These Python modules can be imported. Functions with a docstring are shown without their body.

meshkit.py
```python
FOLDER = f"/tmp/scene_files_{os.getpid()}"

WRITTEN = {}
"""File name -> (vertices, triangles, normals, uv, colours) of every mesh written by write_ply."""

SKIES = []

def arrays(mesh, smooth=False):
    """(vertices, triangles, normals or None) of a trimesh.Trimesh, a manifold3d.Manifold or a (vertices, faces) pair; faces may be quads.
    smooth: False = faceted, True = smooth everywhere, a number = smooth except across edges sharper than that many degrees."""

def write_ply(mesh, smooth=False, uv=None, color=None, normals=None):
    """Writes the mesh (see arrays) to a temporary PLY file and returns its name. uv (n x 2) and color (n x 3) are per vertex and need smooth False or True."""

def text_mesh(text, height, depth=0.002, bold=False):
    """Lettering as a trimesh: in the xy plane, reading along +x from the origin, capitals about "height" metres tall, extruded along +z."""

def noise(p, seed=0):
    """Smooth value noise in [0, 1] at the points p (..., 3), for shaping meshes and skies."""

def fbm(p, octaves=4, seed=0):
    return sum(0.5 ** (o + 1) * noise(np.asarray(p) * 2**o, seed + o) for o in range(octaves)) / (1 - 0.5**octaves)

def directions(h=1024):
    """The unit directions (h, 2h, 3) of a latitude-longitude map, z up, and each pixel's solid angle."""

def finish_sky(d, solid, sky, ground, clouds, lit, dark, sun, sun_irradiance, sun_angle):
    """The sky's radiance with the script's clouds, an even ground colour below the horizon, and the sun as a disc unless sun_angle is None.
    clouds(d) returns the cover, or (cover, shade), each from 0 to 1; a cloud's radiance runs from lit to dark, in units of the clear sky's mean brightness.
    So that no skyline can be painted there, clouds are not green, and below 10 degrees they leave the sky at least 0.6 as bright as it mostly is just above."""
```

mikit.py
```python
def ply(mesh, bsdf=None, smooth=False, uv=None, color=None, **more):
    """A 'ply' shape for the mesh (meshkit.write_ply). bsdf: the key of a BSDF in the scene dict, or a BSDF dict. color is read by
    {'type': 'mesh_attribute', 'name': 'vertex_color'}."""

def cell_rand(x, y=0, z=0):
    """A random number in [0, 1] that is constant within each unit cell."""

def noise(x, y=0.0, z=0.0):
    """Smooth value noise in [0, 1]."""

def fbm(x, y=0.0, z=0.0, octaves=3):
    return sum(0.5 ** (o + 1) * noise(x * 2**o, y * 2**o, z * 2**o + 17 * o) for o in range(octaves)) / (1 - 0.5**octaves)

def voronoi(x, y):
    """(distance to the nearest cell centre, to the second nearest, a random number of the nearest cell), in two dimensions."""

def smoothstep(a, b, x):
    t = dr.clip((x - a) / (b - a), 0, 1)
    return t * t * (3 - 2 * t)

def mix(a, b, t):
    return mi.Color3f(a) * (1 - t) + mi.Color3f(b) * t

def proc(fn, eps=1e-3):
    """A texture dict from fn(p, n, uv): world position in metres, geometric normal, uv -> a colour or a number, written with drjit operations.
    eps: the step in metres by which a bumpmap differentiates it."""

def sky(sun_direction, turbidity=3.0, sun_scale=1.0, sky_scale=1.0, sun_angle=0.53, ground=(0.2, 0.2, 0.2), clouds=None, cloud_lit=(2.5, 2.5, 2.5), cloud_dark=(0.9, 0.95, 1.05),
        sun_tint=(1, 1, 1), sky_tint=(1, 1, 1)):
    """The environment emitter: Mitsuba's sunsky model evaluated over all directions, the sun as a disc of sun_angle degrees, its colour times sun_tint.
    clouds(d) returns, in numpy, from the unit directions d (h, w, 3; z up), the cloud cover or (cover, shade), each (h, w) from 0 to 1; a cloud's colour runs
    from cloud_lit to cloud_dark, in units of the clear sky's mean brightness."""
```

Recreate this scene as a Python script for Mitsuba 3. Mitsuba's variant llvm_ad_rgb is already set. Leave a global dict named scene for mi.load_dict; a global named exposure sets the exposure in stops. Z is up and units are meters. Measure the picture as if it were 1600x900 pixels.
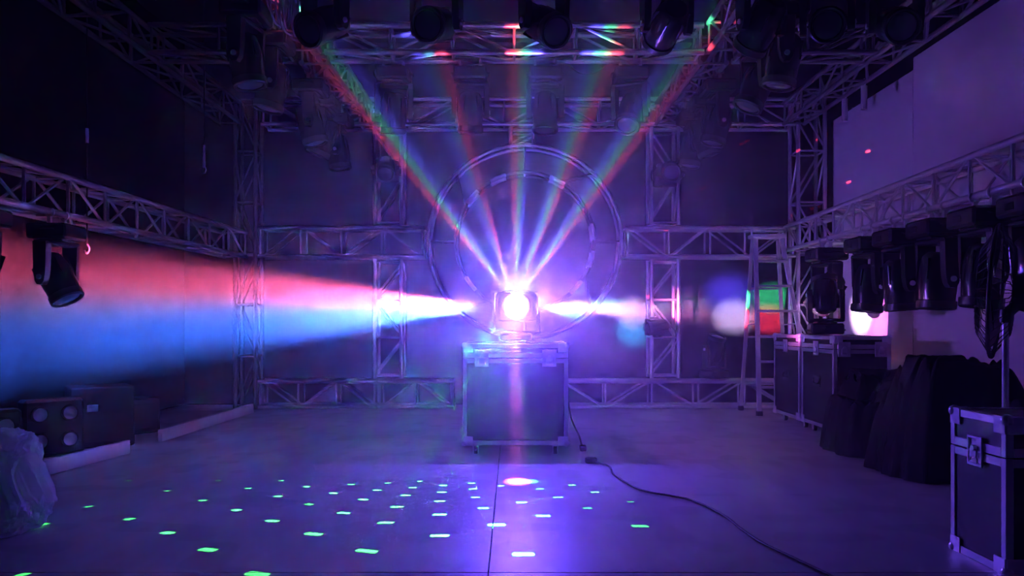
import math
import numpy as np
import drjit as dr
import trimesh
import manifold3d as m3
import mitsuba as mi
import mikit
import meshkit
from mikit import noise, fbm, smoothstep, mix

T = mi.ScalarTransform4f
scene, labels = {}, {}
rng = np.random.default_rng(7)
PI = math.pi

# ------------------------------------------------------------------ camera
F, CH, HORIZON = 1244.0, 1.05, 507.0          # focal length in pixels of a 1600 wide frame, camera height, horizon row
scene['camera'] = {
    'type': 'perspective', 'fov': math.degrees(2 * math.atan(800 / F)), 'fov_axis': 'x',
    'near_clip': 0.05, 'far_clip': 100.0,
    'principal_point_offset_y': (450 - HORIZON) / 900,
    'to_world': T().look_at(origin=[0, 0, CH], target=[0, 1, CH], up=[0, 0, 1]),
    'medium': {'type': 'ref', 'id': 'haze_medium'},
}
exposure = 11.8
DIM = 2.0 ** -12.0                               # every light is given in display units and dimmed by this

# ------------------------------------------------------------------ haze
# Thin hall haze, made denser by lamp and beams to strengthen halo and shafts.
HX, HY, HZ = (-6.0, 6.0), (-3.0, 13.0), (-0.6, 5.4)


def haze_density(x, y, z):
    p = np.stack([x, y, z], -1)
    smoke = 0.70 + 0.60 * meshkit.fbm(p * np.array([1.1, 1.1, 1.5]) + 3.0, 3, 5)
    bank = np.exp(-((y - 6.75) / np.where(y < 6.75, 1.15, 0.80)) ** 2)
    spread = np.exp(-(np.maximum(np.abs(x - 0.1) - 0.6, 0) / np.where(x > 0, 1.1, np.where(z > 2.0, 1.25, 1.7))) ** 2) * np.exp(-(np.maximum(z - 2.6, 0) / 1.6) ** 2)
    trail = 0.42 * np.exp(-(np.maximum(-x - 3.5, 0) / 0.8) ** 2) * (x < 0.3) * np.exp(-((z - 1.15) / 0.75) ** 2) * np.exp(-((y - 6.3) / 0.8) ** 2)
    core = 1.1 * np.exp(-((x - 0.0) ** 2 + (y - 6.5) ** 2 + (z - 1.27) ** 2) / 0.45 ** 2)  # extra dense puff around the lens, added to imitate the glare of the lamp
    return (0.010 + 0.36 * bank * np.maximum(spread, trail) + core) * smoke


_g = np.meshgrid(*[np.linspace(a_ + (b_ - a_) / n_ / 2, b_ - (b_ - a_) / n_ / 2, n_) for (a_, b_), n_ in ((HZ, 40), (HY, 80), (HX, 72))], indexing='ij')
scene['haze_medium'] = {'type': 'heterogeneous', 'albedo': {'type': 'constvolume', 'value': {'type': 'rgb', 'value': [0.62, 0.62, 0.68]}},
                        'phase': {'type': 'hg', 'g': 0.1},
                        'sigma_t': {'type': 'gridvolume', 'grid': mi.VolumeGrid(haze_density(_g[2], _g[1], _g[0]).astype(np.float32)[..., None]),
                                    'to_world': T().translate([HX[0], HY[0], HZ[0]]).scale([HX[1] - HX[0], HY[1] - HY[0], HZ[1] - HZ[0]])}}
scene['haze'] = {'type': 'cube', 'to_world': T().translate([sum(HX) / 2, sum(HY) / 2, sum(HZ) / 2]).scale([(HX[1] - HX[0]) / 2 - 0.01, (HY[1] - HY[0]) / 2 - 0.01, (HZ[1] - HZ[0]) / 2 - 0.01]),
                 'bsdf': {'type': 'null'}, 'interior': {'type': 'ref', 'id': 'haze_medium'}}
labels['haze'] = {'label': 'thin violet stage haze filling the hall, thickest around the lamp', 'category': 'haze', 'kind': 'stuff'}


def P(px, py, Y):
    """The point at depth Y on the photograph's pixel (for measuring positions)."""
    return np.array([(px - 800) / F * Y, Y, CH - (py - HORIZON) / F * Y])


def floor_at(px, py, z=0.0):
    return P(px, py, F * (CH - z) / (py - HORIZON))


# ------------------------------------------------------------------ the effect light's beams
LAMP = np.array([0.035, 6.70, 1.20])          # centre of the lamp head on the central flight case


def frame(d):
    d = np.asarray(d, float) / np.linalg.norm(d)
    x = np.cross([0, 0, 1.0] if abs(d[2]) < 0.9 else [0, 1.0, 0], d)
    x /= np.linalg.norm(x)
    return np.stack([x, np.cross(d, x), d], 1)


def beam_spot(key, origin, axis, cutoff, blobs, strength, weight=1.0):
    """One lens of the lamp: a spot with a gobo. blobs: (world target, radius in metres there, colour, softness 0..1[, second target: a dash])."""
    R = frame(axis)
    tan = math.tan(math.radians(cutoff))
    rows = []
    for b in blobs:
        tgt, r, col, soft = b[:4]
        ends = []
        for q in (tgt, b[4] if len(b) > 4 else tgt):
            l = R.T @ (np.asarray(q, float) - origin)
            ends.append((l[0] / l[2], l[1] / l[2]))
        dist = np.linalg.norm(np.asarray(tgt) - origin)
        cosn = (R.T @ (np.asarray(tgt) - origin))[2] / dist
        rows.append((ends, r / dist / cosn, col, soft))

    def fn(p, n, uv):
        x, y = (uv.x - 0.5) * (2 * tan), (uv.y - 0.5) * (2 * tan)
        out = mi.Color3f(0.0)
        for (a, b), r, col, soft in rows:
            dx, dy = x - a[0], y - a[1]
            ex, ey = b[0] - a[0], b[1] - a[1]
            ee = ex * ex + ey * ey
            if ee > 1e-12:
                t = dr.clip((dx * ex + dy * ey) / ee, 0, 1)
                dx, dy = dx - t * ex, dy - t * ey
            q = dr.sqrt(dx * dx + dy * dy) / r
            out += mi.Color3f(*col) * (1 - smoothstep(1 - soft, 1 + soft * 0.4, q))
        return out

    M = np.eye(4)
    M[:3, :3], M[:3, 3] = R, origin
    scene[key] = {'type': 'spot', 'to_world': T(M), 'cutoff_angle': cutoff, 'beam_width': cutoff - 0.01,
                  'intensity': {'type': 'rgb', 'value': [strength * DIM] * 3}, 'texture': mikit.proc(fn), 'sampling_weight': weight}


RED, GREEN, BLUE = (1.0, 0.06, 0.10), (0.08, 0.75, 0.30), (0.10, 0.08, 1.0)


def rgb_beam(px, py, Y, r, order, gap=0.8, gain=1.0, lean=(1, 0, 0)):
    """Three colour lobes side by side, as the red, green and blue dies of one lens throw them."""
    c = P(px, py, Y)
    out = []
    for k, col in zip((-1, 0, 1), order):
        out.append((c + np.asarray(lean, float) * k * r * gap, r * 0.62, tuple(v * gain for v in col), 0.75))
    return out


top = LAMP + [-0.01, -0.225, 0.025]
fan = []
fan += rgb_beam(450, -5, 6.6, 0.16, (RED, GREEN, BLUE), gain=1.5, lean=(0.8, 0, 0.6))
fan += rgb_beam(700, 170, 7.1, 0.10, (BLUE, (0.08, 0.3, 0.5), RED), lean=(0.95, 0, 0.3))
fan += rgb_beam(822, 20, 7.3, 0.14, (RED, GREEN, BLUE))
fan += rgb_beam(803, 216, 10.3, 0.15, (BLUE, (0.5, 0.7, 0.8), RED), gain=1.6)
fan += rgb_beam(940, 85, 7.2, 0.13, (BLUE, GREEN, RED), lean=(0.95, 0, -0.3))
fan += rgb_beam(1112, 25, 7.1, 0.16, (BLUE, GREEN, RED), gain=1.5, lean=(0.85, 0, -0.5))
beam_spot('beams_up', top, (0.0, 0.22, 1.0), 46, fan, 1500, 9.0)

left = LAMP + [-0.20, -0.03, 0.0]
wide = []
for s in (0.0, 0.33):
    wide.append((P(130, 432, 6.5) + [0, s * 0.5, 0.0], 0.27, (1.0, 0.10, 0.24), 0.9))
    wide.append((P(130, 525, 6.5) + [0, s * 0.5, -0.02], 0.36, (0.04, 0.15, 1.0), 0.9))
wide.append((P(130, 478, 6.5), 0.20, (0.35, 0.40, 0.8), 1.0))
beam_spot('beam_wide', left, P(130, 480, 6.5) - left, 20, wide, 4200, 2.5)

right = LAMP + [0.20, 0.02, 0.0]
side = [(P(970, 487, 9.75), 0.17, (2.4, 1.1, 1.5), 0.6), (P(970, 511, 9.75), 0.19, (0.1, 1.2, 2.4), 0.6),
        (P(1138, 494, 10.3), 0.22, (2.6, 2.1, 3.4), 0.6), (P(1130, 460, 10.3), 0.26, (0.25, 0.15, 2.4), 0.8),
        (P(1196, 466, 10.3), 0.19, (0.1, 2.0, 0.6), 0.45), (P(1192, 498, 10.3), 0.19, (3.0, 0.1, 0.2), 0.45),
        (P(1345, 488, 9.13), 0.24, (0.7, 0.45, 0.75), 0.8), (P(1372, 505, 8.7), 0.34, (0.25, 0.04, 0.18), 1.0),
        (P(1070, 478, 10.3), 0.22, (0.5, 0.08, 0.25), 0.9)]
beam_spot('beam_side', right, P(1130, 485, 10.3) - right, 30, side, 2300, 2.2)

front = LAMP + [-0.01, -0.20, -0.03]
down = floor_at(806, 752)
beam_spot('beam_down', front, down - front, 8, [(down + [0.01, 0, 0], 0.085, (1.0, 0.10, 0.55), 0.5), (down + [0.10, 0, 0], 0.05, (0.02, 0.22, 0.16), 0.6),
                                               (down, 0.05, (0.3, 0.1, 0.5), 0.6)], 620, 1.2)

# green laser star field on the floor: (pixel x, y, length, brightness)
DASH = [(139, 791.5, 5, .7), (202, 811, 11, 1), (262, 832.5, 19, 1), (325, 859, 26, 1), (402, 897, 36, .8), (262, 767, 5, .7), (317, 782, 8, 1),
        (369.5, 797, 13, 1), (425.6, 814, 19, 1), (490, 834.5, 26, 1), (573, 861, 33, 1), (341.5, 751, 4, .4), (388, 763, 6, .9), (434.5, 775.5, 10, 1),
        (483, 788, 12, .35), (537, 801.5, 18, 1), (603, 816.6, 23, 1), (687, 837, 28, 1), (439.6, 751, 3, .6), (479.5, 760.5, 8, .9), (521, 770.5, 11, 1),
        (567.5, 780.6, 14, 1), (620.6, 792, 18, 1), (687, 804, 20, 1), (549, 757, 8, .8), (589, 766, 10, .9), (634, 774, 13, 1), (687, 783, 15, .9),
        (606, 754.6, 7, .7), (645, 762, 10, .9), (690, 769, 12, .9), (656, 752, 6, .8), (693, 758.5, 10, .8), (130, 727, 12, .25), (215, 717, 10, .12),
        (200, 751, 7, .25), (351, 724, 6, .15), (776, 820, 26, 1), (818, 866, 33, .6), (849, 806, 21, .6), (815, 785, 15, .3), (872, 777, 14, .5),
        (930, 769, 12, .7), (894, 758, 10, .6), (844, 764, 10, .3), (737, 755, 9, .5), (739, 764, 11, .5), (743, 777, 12, .4), (755, 794, 16, .25),
        (783, 759, 8, .5), (1000, 822, 26, .4), (918, 794, 14, .15), (985, 784, 10, .12), (35, 898, 12, .8), (67, 819, 12, .8), (44, 826, 9, .6)]
laser = LAMP + [-0.10, -0.21, -0.05]
dots = []
for x, y, l, g in DASH:
    a = floor_at(x, y)
    h = max(l / 2 / F * a[1] - 0.006, 0.004)
    sl = -0.12 if x < 600 else 0.0
    dots.append((a + [-h, -h * sl * 3, 0], 0.0095, (0.05 * g, 1.0 * g, 0.10 * g), 0.35, a + [h, h * sl * 3, 0]))
beam_spot('laser_green', laser, np.array([-0.9, 4.5, 0]) - laser, 48, dots, 2400, 3.0)

red_dots = []
for x, y, w in [(1297, 206, 1), (1355, 237, 1), (1325, 285, .5), (1160, 225, .7), (1095, 297, .7), (1266, 327, .5), (948, 420, .8), (1008, 462, .7), (1035, 363, .8)]:
    Y = 4.0 * F / (x - 800) if x > 1305 else 9.85 if x in (1035, 1008) else 10.38
    a = P(x, y, Y)
    red_dots.append((a + [-0.03, 0.03, -0.01], 0.016, (1.0 * w, 0.03 * w, 0.06 * w), 0.4, a + [0.03, -0.03, 0.01]))
rl = LAMP + [0.21, -0.03, 0.03]
beam_spot('laser_red', rl, np.array([3.2, 9.8, 2.4]) - rl, 38, red_dots, 1500, 0.9)

# added spot before the front lens: violet fill forward and down over the floor
floor_fill = LAMP + [0.0, -0.20, -0.02]
scene['floor_fill'] = {'type': 'spot', 'to_world': T().look_at(origin=floor_fill.tolist(), target=(floor_fill + [-0.04, -1.0, -0.66]).tolist(), up=[0, 0, 1]), 'cutoff_angle': 66, 'beam_width': 8,
                 'intensity': {'type': 'rgb', 'value': [6.0 * DIM, 2.5 * DIM, 41.0 * DIM]}, 'sampling_weight': 1.2}
# added spot behind the lamp: violet fill toward the ring and back frame
floor_fill2 = LAMP + [0.02, 0.20, 0.02]
scene['rear_fill'] = {'type': 'spot', 'to_world': T().look_at(origin=floor_fill2.tolist(), target=(floor_fill2 + [0.30, 1.0, 0.16]).tolist(), up=[0, 0, 1]), 'cutoff_angle': 74, 'beam_width': 10,
                      'intensity': {'type': 'rgb', 'value': [5.5 * DIM, 2.9 * DIM, 27.0 * DIM]}, 'sampling_weight': 1.2}
# radiance of the lamp's glowing lenses (front, side, rear, crown)
GLOW = {'front': (60, 30, 520), 'left': (9, 5, 85), 'right': (240, 84, 700), 'rear': (9, 4, 85), 'crown': (14, 8, 70)}

# ------------------------------------------------------------------ materials


def rgb(*c):
    return {'type': 'rgb', 'value': list(c)}


def pr(c, rough=0.5, metallic=0.0, spec=0.5, **k):
    return {'type': 'twosided', 'bsdf': {'type': 'principled', 'base_color': c if isinstance(c, dict) else rgb(*c), 'roughness': rough, 'metallic': metallic, 'specular': spec, **k}}


def floor_fn(p, n, uv):
    a = fbm(p.x * 1.3, p.y * 1.3, 0.0, 4)
    s = fbm(p.x * 9, p.y * 2.2, 3.0, 3)
    d = smoothstep(0.62, 0.75, noise(p.x * 5.1, p.y * 5.1, 9.0))
    return mix((0.30, 0.30, 0.31), (0.40, 0.395, 0.40), a) * (0.88 + 0.2 * s) * (1 - 0.12 * d)


def cloth_fn(p, n, uv):
    return mi.Color3f(0.017, 0.015, 0.019) * (0.85 + 0.3 * fbm(p.x * 6, p.y * 6, p.z * 2, 3))


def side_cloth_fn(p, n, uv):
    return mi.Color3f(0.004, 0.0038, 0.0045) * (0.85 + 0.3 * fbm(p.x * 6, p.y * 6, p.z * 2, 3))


def white_fn(p, n, uv):
    return mi.Color3f(0.78, 0.75, 0.78) * (0.9 + 0.15 * fbm(p.x * 1.5, p.y * 1.5, p.z * 1.5, 3))


def panel_fn(p, n, uv):
    return mi.Color3f(0.016, 0.015, 0.018) * (0.85 + 0.3 * fbm(p.x * 30, p.y * 30, p.z * 30, 2))


MATS = {
    'floor_mat': pr(mikit.proc(floor_fn), 0.42, spec=0.45),
    'curtain': pr(mikit.proc(cloth_fn), 0.95, spec=0.1),
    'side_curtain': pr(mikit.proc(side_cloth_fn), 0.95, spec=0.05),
    'white_board': pr(mikit.proc(white_fn), 0.8, spec=0.2),
    'ceiling_mat': pr((0.018, 0.017, 0.02), 0.9, spec=0.1),
    'aluminium': pr((0.62, 0.62, 0.64), 0.34, 0.55),
    'bright_metal': pr((0.75, 0.75, 0.77), 0.28, 0.45),
    'black_plastic': pr((0.016, 0.016, 0.019), 0.38, spec=0.5),
    'gloss_black': pr((0.012, 0.012, 0.014), 0.14, spec=0.6),
    'rubber': pr((0.02, 0.02, 0.022), 0.7, spec=0.3),
    'cable_grey': pr((0.06, 0.06, 0.065), 0.6, spec=0.3),
    'case_panel': pr(mikit.proc(panel_fn), 0.45, spec=0.5),
    'case_metal': pr((0.55, 0.55, 0.57), 0.38, 0.6),
    'lens_glass': pr((0.10, 0.10, 0.13), 0.08, 0.2, spec=0.9),
    'label_white': pr((0.6, 0.6, 0.6), 0.6),
    'pale_paint': pr((0.50, 0.47, 0.50), 0.6),
    'black_cloth': pr((0.007, 0.0068, 0.008), 0.75, spec=0.25),
    'reflector': pr((0.45, 0.44, 0.5), 0.35, 0.3),
    'dark_trim': pr((0.045, 0.045, 0.05), 0.3, 0.4),
    'half_lit_aluminium': pr((0.30, 0.30, 0.32), 0.4, 0.5),  # truss aluminium with weak light put into the colour
    'unlit_aluminium': pr((0.05, 0.05, 0.055), 0.45, 0.3),  # truss metal darkened further, for trusses that stay in the dark
    'plastic_film': {'type': 'principledthin', 'base_color': rgb(0.80, 0.82, 0.86), 'roughness': 0.22, 'spec_trans': 0.15, 'diff_trans': 1.0},
    'red_paint': pr((0.35, 0.02, 0.02), 0.5),
    'emit_base': pr((0.1, 0.1, 0.1), 0.3),
}
scene.update(MATS)

# ------------------------------------------------------------------ mesh helpers


def box(c, s):
    m = trimesh.creation.box(s)
    m.apply_translation(c)
    return m


def cat(*m):
    out = []
    for x in m:
        out += list(x) if isinstance(x, (list, tuple)) else [x]
    return trimesh.util.concatenate(out)


def to_tm(m):
    k = m.to_mesh()
    return trimesh.Trimesh(k.vert_properties[:, :3], k.tri_verts, process=False)


def rbox(c, s, r, seg=8):
    """A box with rounded edges: the hull of eight spheres."""
    s = np.asarray(s, float) / 2 - r
    ball = m3.Manifold.sphere(r, seg)
    return to_tm(m3.Manifold.batch_hull([ball.translate([c[0] + sx * s[0], c[1] + sy * s[1], c[2] + sz * s[2]]) for sx in (-1, 1) for sy in (-1, 1) for sz in (-1, 1)]))


def cbox(c, s, r):
    """A box with chamfered edges."""
    s = np.asarray(s, float) / 2
    pts = []
    for sx in (-1, 1):
        for sy in (-1, 1):
            for sz in (-1, 1):
                for k in range(3):
                    v = s - r
                    v[k] = s[k]
                    pts.append([c[0] + sx * v[0], c[1] + sy * v[1], c[2] + sz * v[2]])
    return trimesh.convex.convex_hull(np.array(pts))


def bar(a, b, r, n=8, caps=True):
    """A straight tube from a to b."""
    a, b = np.asarray(a, float), np.asarray(b, float)
    R = frame(b - a)
    ang = (np.arange(n) + 0.5) * 2 * PI / n
    ring = r * (np.cos(ang)[:, None] * R[:, 0] + np.sin(ang)[:, None] * R[:, 1])
    v = np.vstack([a + ring, b + ring, [a], [b]])
    i = np.arange(n)
    j = (i + 1) % n
    f = np.vstack([np.stack([i, j, j + n], 1), np.stack([i, j + n, i + n], 1)] + ([np.stack([j, i, i * 0 + 2 * n], 1), np.stack([i + n, j + n, i * 0 + 2 * n + 1], 1)] if caps else []))
    return trimesh.Trimesh(v, f, process=False)


def tube(pts, r, n=8, closed=False):
    """A bent tube along a polyline."""
    p = np.asarray(pts, float)
    t = np.roll(p, -1, 0) - np.roll(p, 1, 0) if closed else np.gradient(p, axis=0)
    t /= np.linalg.norm(t, axis=1, keepdims=True) + 1e-12
    a = np.cross(t[0], [0.13, 0.2, 0.97])
    if np.linalg.norm(a) < 1e-3:
        a = np.cross(t[0], [1.0, 0, 0])
    A = []
    for k in range(len(p)):
        a = a - t[k] * (a @ t[k])
        a /= np.linalg.norm(a)
        A.append(a.copy())
    A = np.array(A)
    B = np.cross(t, A)
    ang = np.arange(n) * 2 * PI / n
    v = (p[:, None] + r * (np.cos(ang)[None, :, None] * A[:, None] + np.sin(ang)[None, :, None] * B[:, None])).reshape(-1, 3)
    m = len(p)
    f = []
    for k in range(m if closed else m - 1):
        k2 = (k + 1) % m
        for i in range(n):
            j = (i + 1) % n
            f += [[k * n + i, k * n + j, k2 * n + j], [k * n + i, k2 * n + j, k2 * n + i]]
    if not closed:
        for base, flip in ((0, True), ((m - 1) * n, False)):
            for i in range(1, n - 1):
                f.append([base, base + i + 1, base + i] if flip else [base, base + i, base + i + 1])
    return trimesh.Trimesh(v, np.array(f), process=False)


def lathe(profile, n=24):
    m = trimesh.creation.revolve(np.asarray(profile, float), sections=n)
    if m.volume < 0:
        m.invert()
    return m


def spline(pts, per=8):
    p = np.asarray(pts, float)
    q = np.vstack([2 * p[0] - p[1], p, 2 * p[-1] - p[-2]])
    out = []
    for k in range(1, len(q) - 2):
        for t in np.linspace(0, 1, per, endpoint=False):
            out.append(0.5 * (2 * q[k] + (q[k + 1] - q[k - 1]) * t + (2 * q[k - 1] - 5 * q[k] + 4 * q[k + 1] - q[k + 2]) * t * t + (3 * q[k] - q[k - 1] - 3 * q[k + 1] + q[k + 2]) * t ** 3))
    out.append(q[-2])
    return np.array(out)


def numbered(name, store=scene):
    if name not in store:
        return name
    k = 1
    while f'{name}_{k:03d}' in store:
        k += 1
    return f'{name}_{k:03d}'


roots = {}


def thing(name, label, cat_, group=None, kind=None):
    key = numbered(name, {**roots, **scene})
    roots[key] = 1
    labels[key] = {'label': label, 'category': cat_}
    if group:
        labels[key]['group'] = group
    if kind:
        labels[key]['kind'] = kind
    return key


def part(parent, name, d, M=None, label=None):
    """d: a shape dict (shared between copies)."""
    key = numbered(f'{parent}__{name}')
    scene[key] = d if M is None else {**d, 'to_world': T(M)}
    if label:
        labels[key] = {'label': label}
    return key


def single(name, d, label, cat_, group=None, M=None, kind=None):
    key = thing(name, label, cat_, group, kind)
    scene[key] = d if M is None else {**d, 'to_world': T(M)}
    return key


def struct(name, d, label=None):
    scene[name] = d
    roots[name] = 1
    labels[name] = {'kind': 'structure', 'label': label or name.replace('_', ' ')}
    return name


def TR(x, y, z):
    M = np.eye(4)
    M[:3, 3] = (x, y, z)
    return M


def RZ(a):
    c, s = math.cos(math.radians(a)), math.sin(math.radians(a))
    return np.array([[c, -s, 0, 0], [s, c, 0, 0], [0, 0, 1, 0], [0, 0, 0, 1.0]])


def RX(a):
    c, s = math.cos(math.radians(a)), math.sin(math.radians(a))
    return np.array([[1, 0, 0, 0], [0, c, -s, 0], [0, s, c, 0], [0, 0, 0, 1.0]])


def RY(a):
    c, s = math.cos(math.radians(a)), math.sin(math.radians(a))
    return np.array([[c, 0, s, 0], [0, 1, 0, 0], [-s, 0, c, 0], [0, 0, 0, 1.0]])


def SC(s):
    return np.diag([s, s, s, 1.0])


# ------------------------------------------------------------------ the hall
XL, XR, YB, YF, ZC = -4.3, 4.05, 10.45, -2.2, 4.75
struct('floor', mikit.ply(box([(XL + XR) / 2, (YB + YF) / 2, -0.06], [XR - XL + 0.4, YB - YF + 0.4, 0.10]), 'rubber'), 'grey vinyl stage floor laid in large sheets')
SEAM_X, SEAM_Y = -0.10, 3.37
for x0, x1 in ((XL, SEAM_X), (SEAM_X, XR)):
    for y0, y1 in ((YF, SEAM_Y), (SEAM_Y, YB)):
        g = 0.003
        part('floor', 'sheet', mikit.ply(cbox([(x0 + x1) / 2, (y0 + y1) / 2, -0.005], [x1 - x0 - g, y1 - y0 - g, 0.010], 0.0025), 'floor_mat'))
struct('ceiling', mikit.ply(box([(XL + XR) / 2, (YB + YF) / 2, ZC + 0.05], [XR - XL + 0.4, YB - YF + 0.4, 0.1]), 'ceiling_mat'), 'black ceiling above the trusses')


def curtain(a, b, z0, z1, depth, wave, seed):
    """A hanging black drape with folds between the plan points a and b."""
    a, b = np.asarray(a, float), np.asarray(b, float)
    L = np.linalg.norm(b - a)
    d = (b - a) / L
    nrm = np.array([-d[1], d[0]])
    r = np.random.default_rng(seed)
    n = int(L / wave * 6)
    s = np.linspace(0, L, n + 1)
    off = depth * (np.sin(2 * PI * s / wave + 0.8 * np.sin(s * 1.7)) * (0.7 + 0.3 * np.sin(s * 2.3 + 1)))
    zs = np.linspace(z0, z1, 5)
    v = np.array([[*(a + d * si + nrm * oi * (1 - 0.25 * k / 4)), z] for k, z in enumerate(zs) for si, oi in zip(s, off)])
    f = []
    for k in range(4):
        for i in range(n):
            q = k * (n + 1) + i
            f += [[q, q + 1, q + n + 2], [q, q + n + 2, q + n + 1]]
    return trimesh.Trimesh(v, np.array(f), process=False)


struct('wall_back', mikit.ply(box([(XL + XR) / 2, YB + 0.1, ZC / 2], [XR - XL + 0.4, 0.1, ZC]), 'curtain'), 'black back wall behind the trusses')
part('wall_back', 'drape', mikit.ply(curtain((XL, YB - 0.01), (XR, YB - 0.01), 0.01, ZC, 0.012, 0.55, 1), 'curtain', smooth=True))
struct('wall_left', mikit.ply(box([XL - 0.1, (YB + YF) / 2, ZC / 2], [0.1, YB - YF + 0.4, ZC]), 'side_curtain'), 'black wall along the side of the lattice truss')
part('wall_left', 'drape', mikit.ply(curtain((XL + 0.01, YF), (XL + 0.01, YB), 0.01, ZC, 0.012, 0.6, 2), 'side_curtain', smooth=True))
struct('wall_right', mikit.ply(box([XR + 0.06, (YB + YF) / 2, ZC / 2], [0.1, YB - YF + 0.4, ZC]), 'curtain'), 'side wall clad in tall white boards under a dark band')
for y0, y1, h in ((YF + 0.1, 2.0, 3.72), (2.0, 5.0, 3.72), (5.0, 7.96, 3.72), (7.965, 9.95, 3.60)):
    part('wall_right', 'board', mikit.ply(cbox([XR - 0.02, (y0 + y1) / 2, h / 2], [0.04, y1 - y0 - 0.004, h - 0.01], 0.003), 'white_board'))
struct('wall_front', mikit.ply(box([(XL + XR) / 2, YF - 0.15, ZC / 2], [XR - XL + 0.4, 0.1, ZC]), 'curtain'), 'dark wall behind the viewer')

# ------------------------------------------------------------------ trusses


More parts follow.
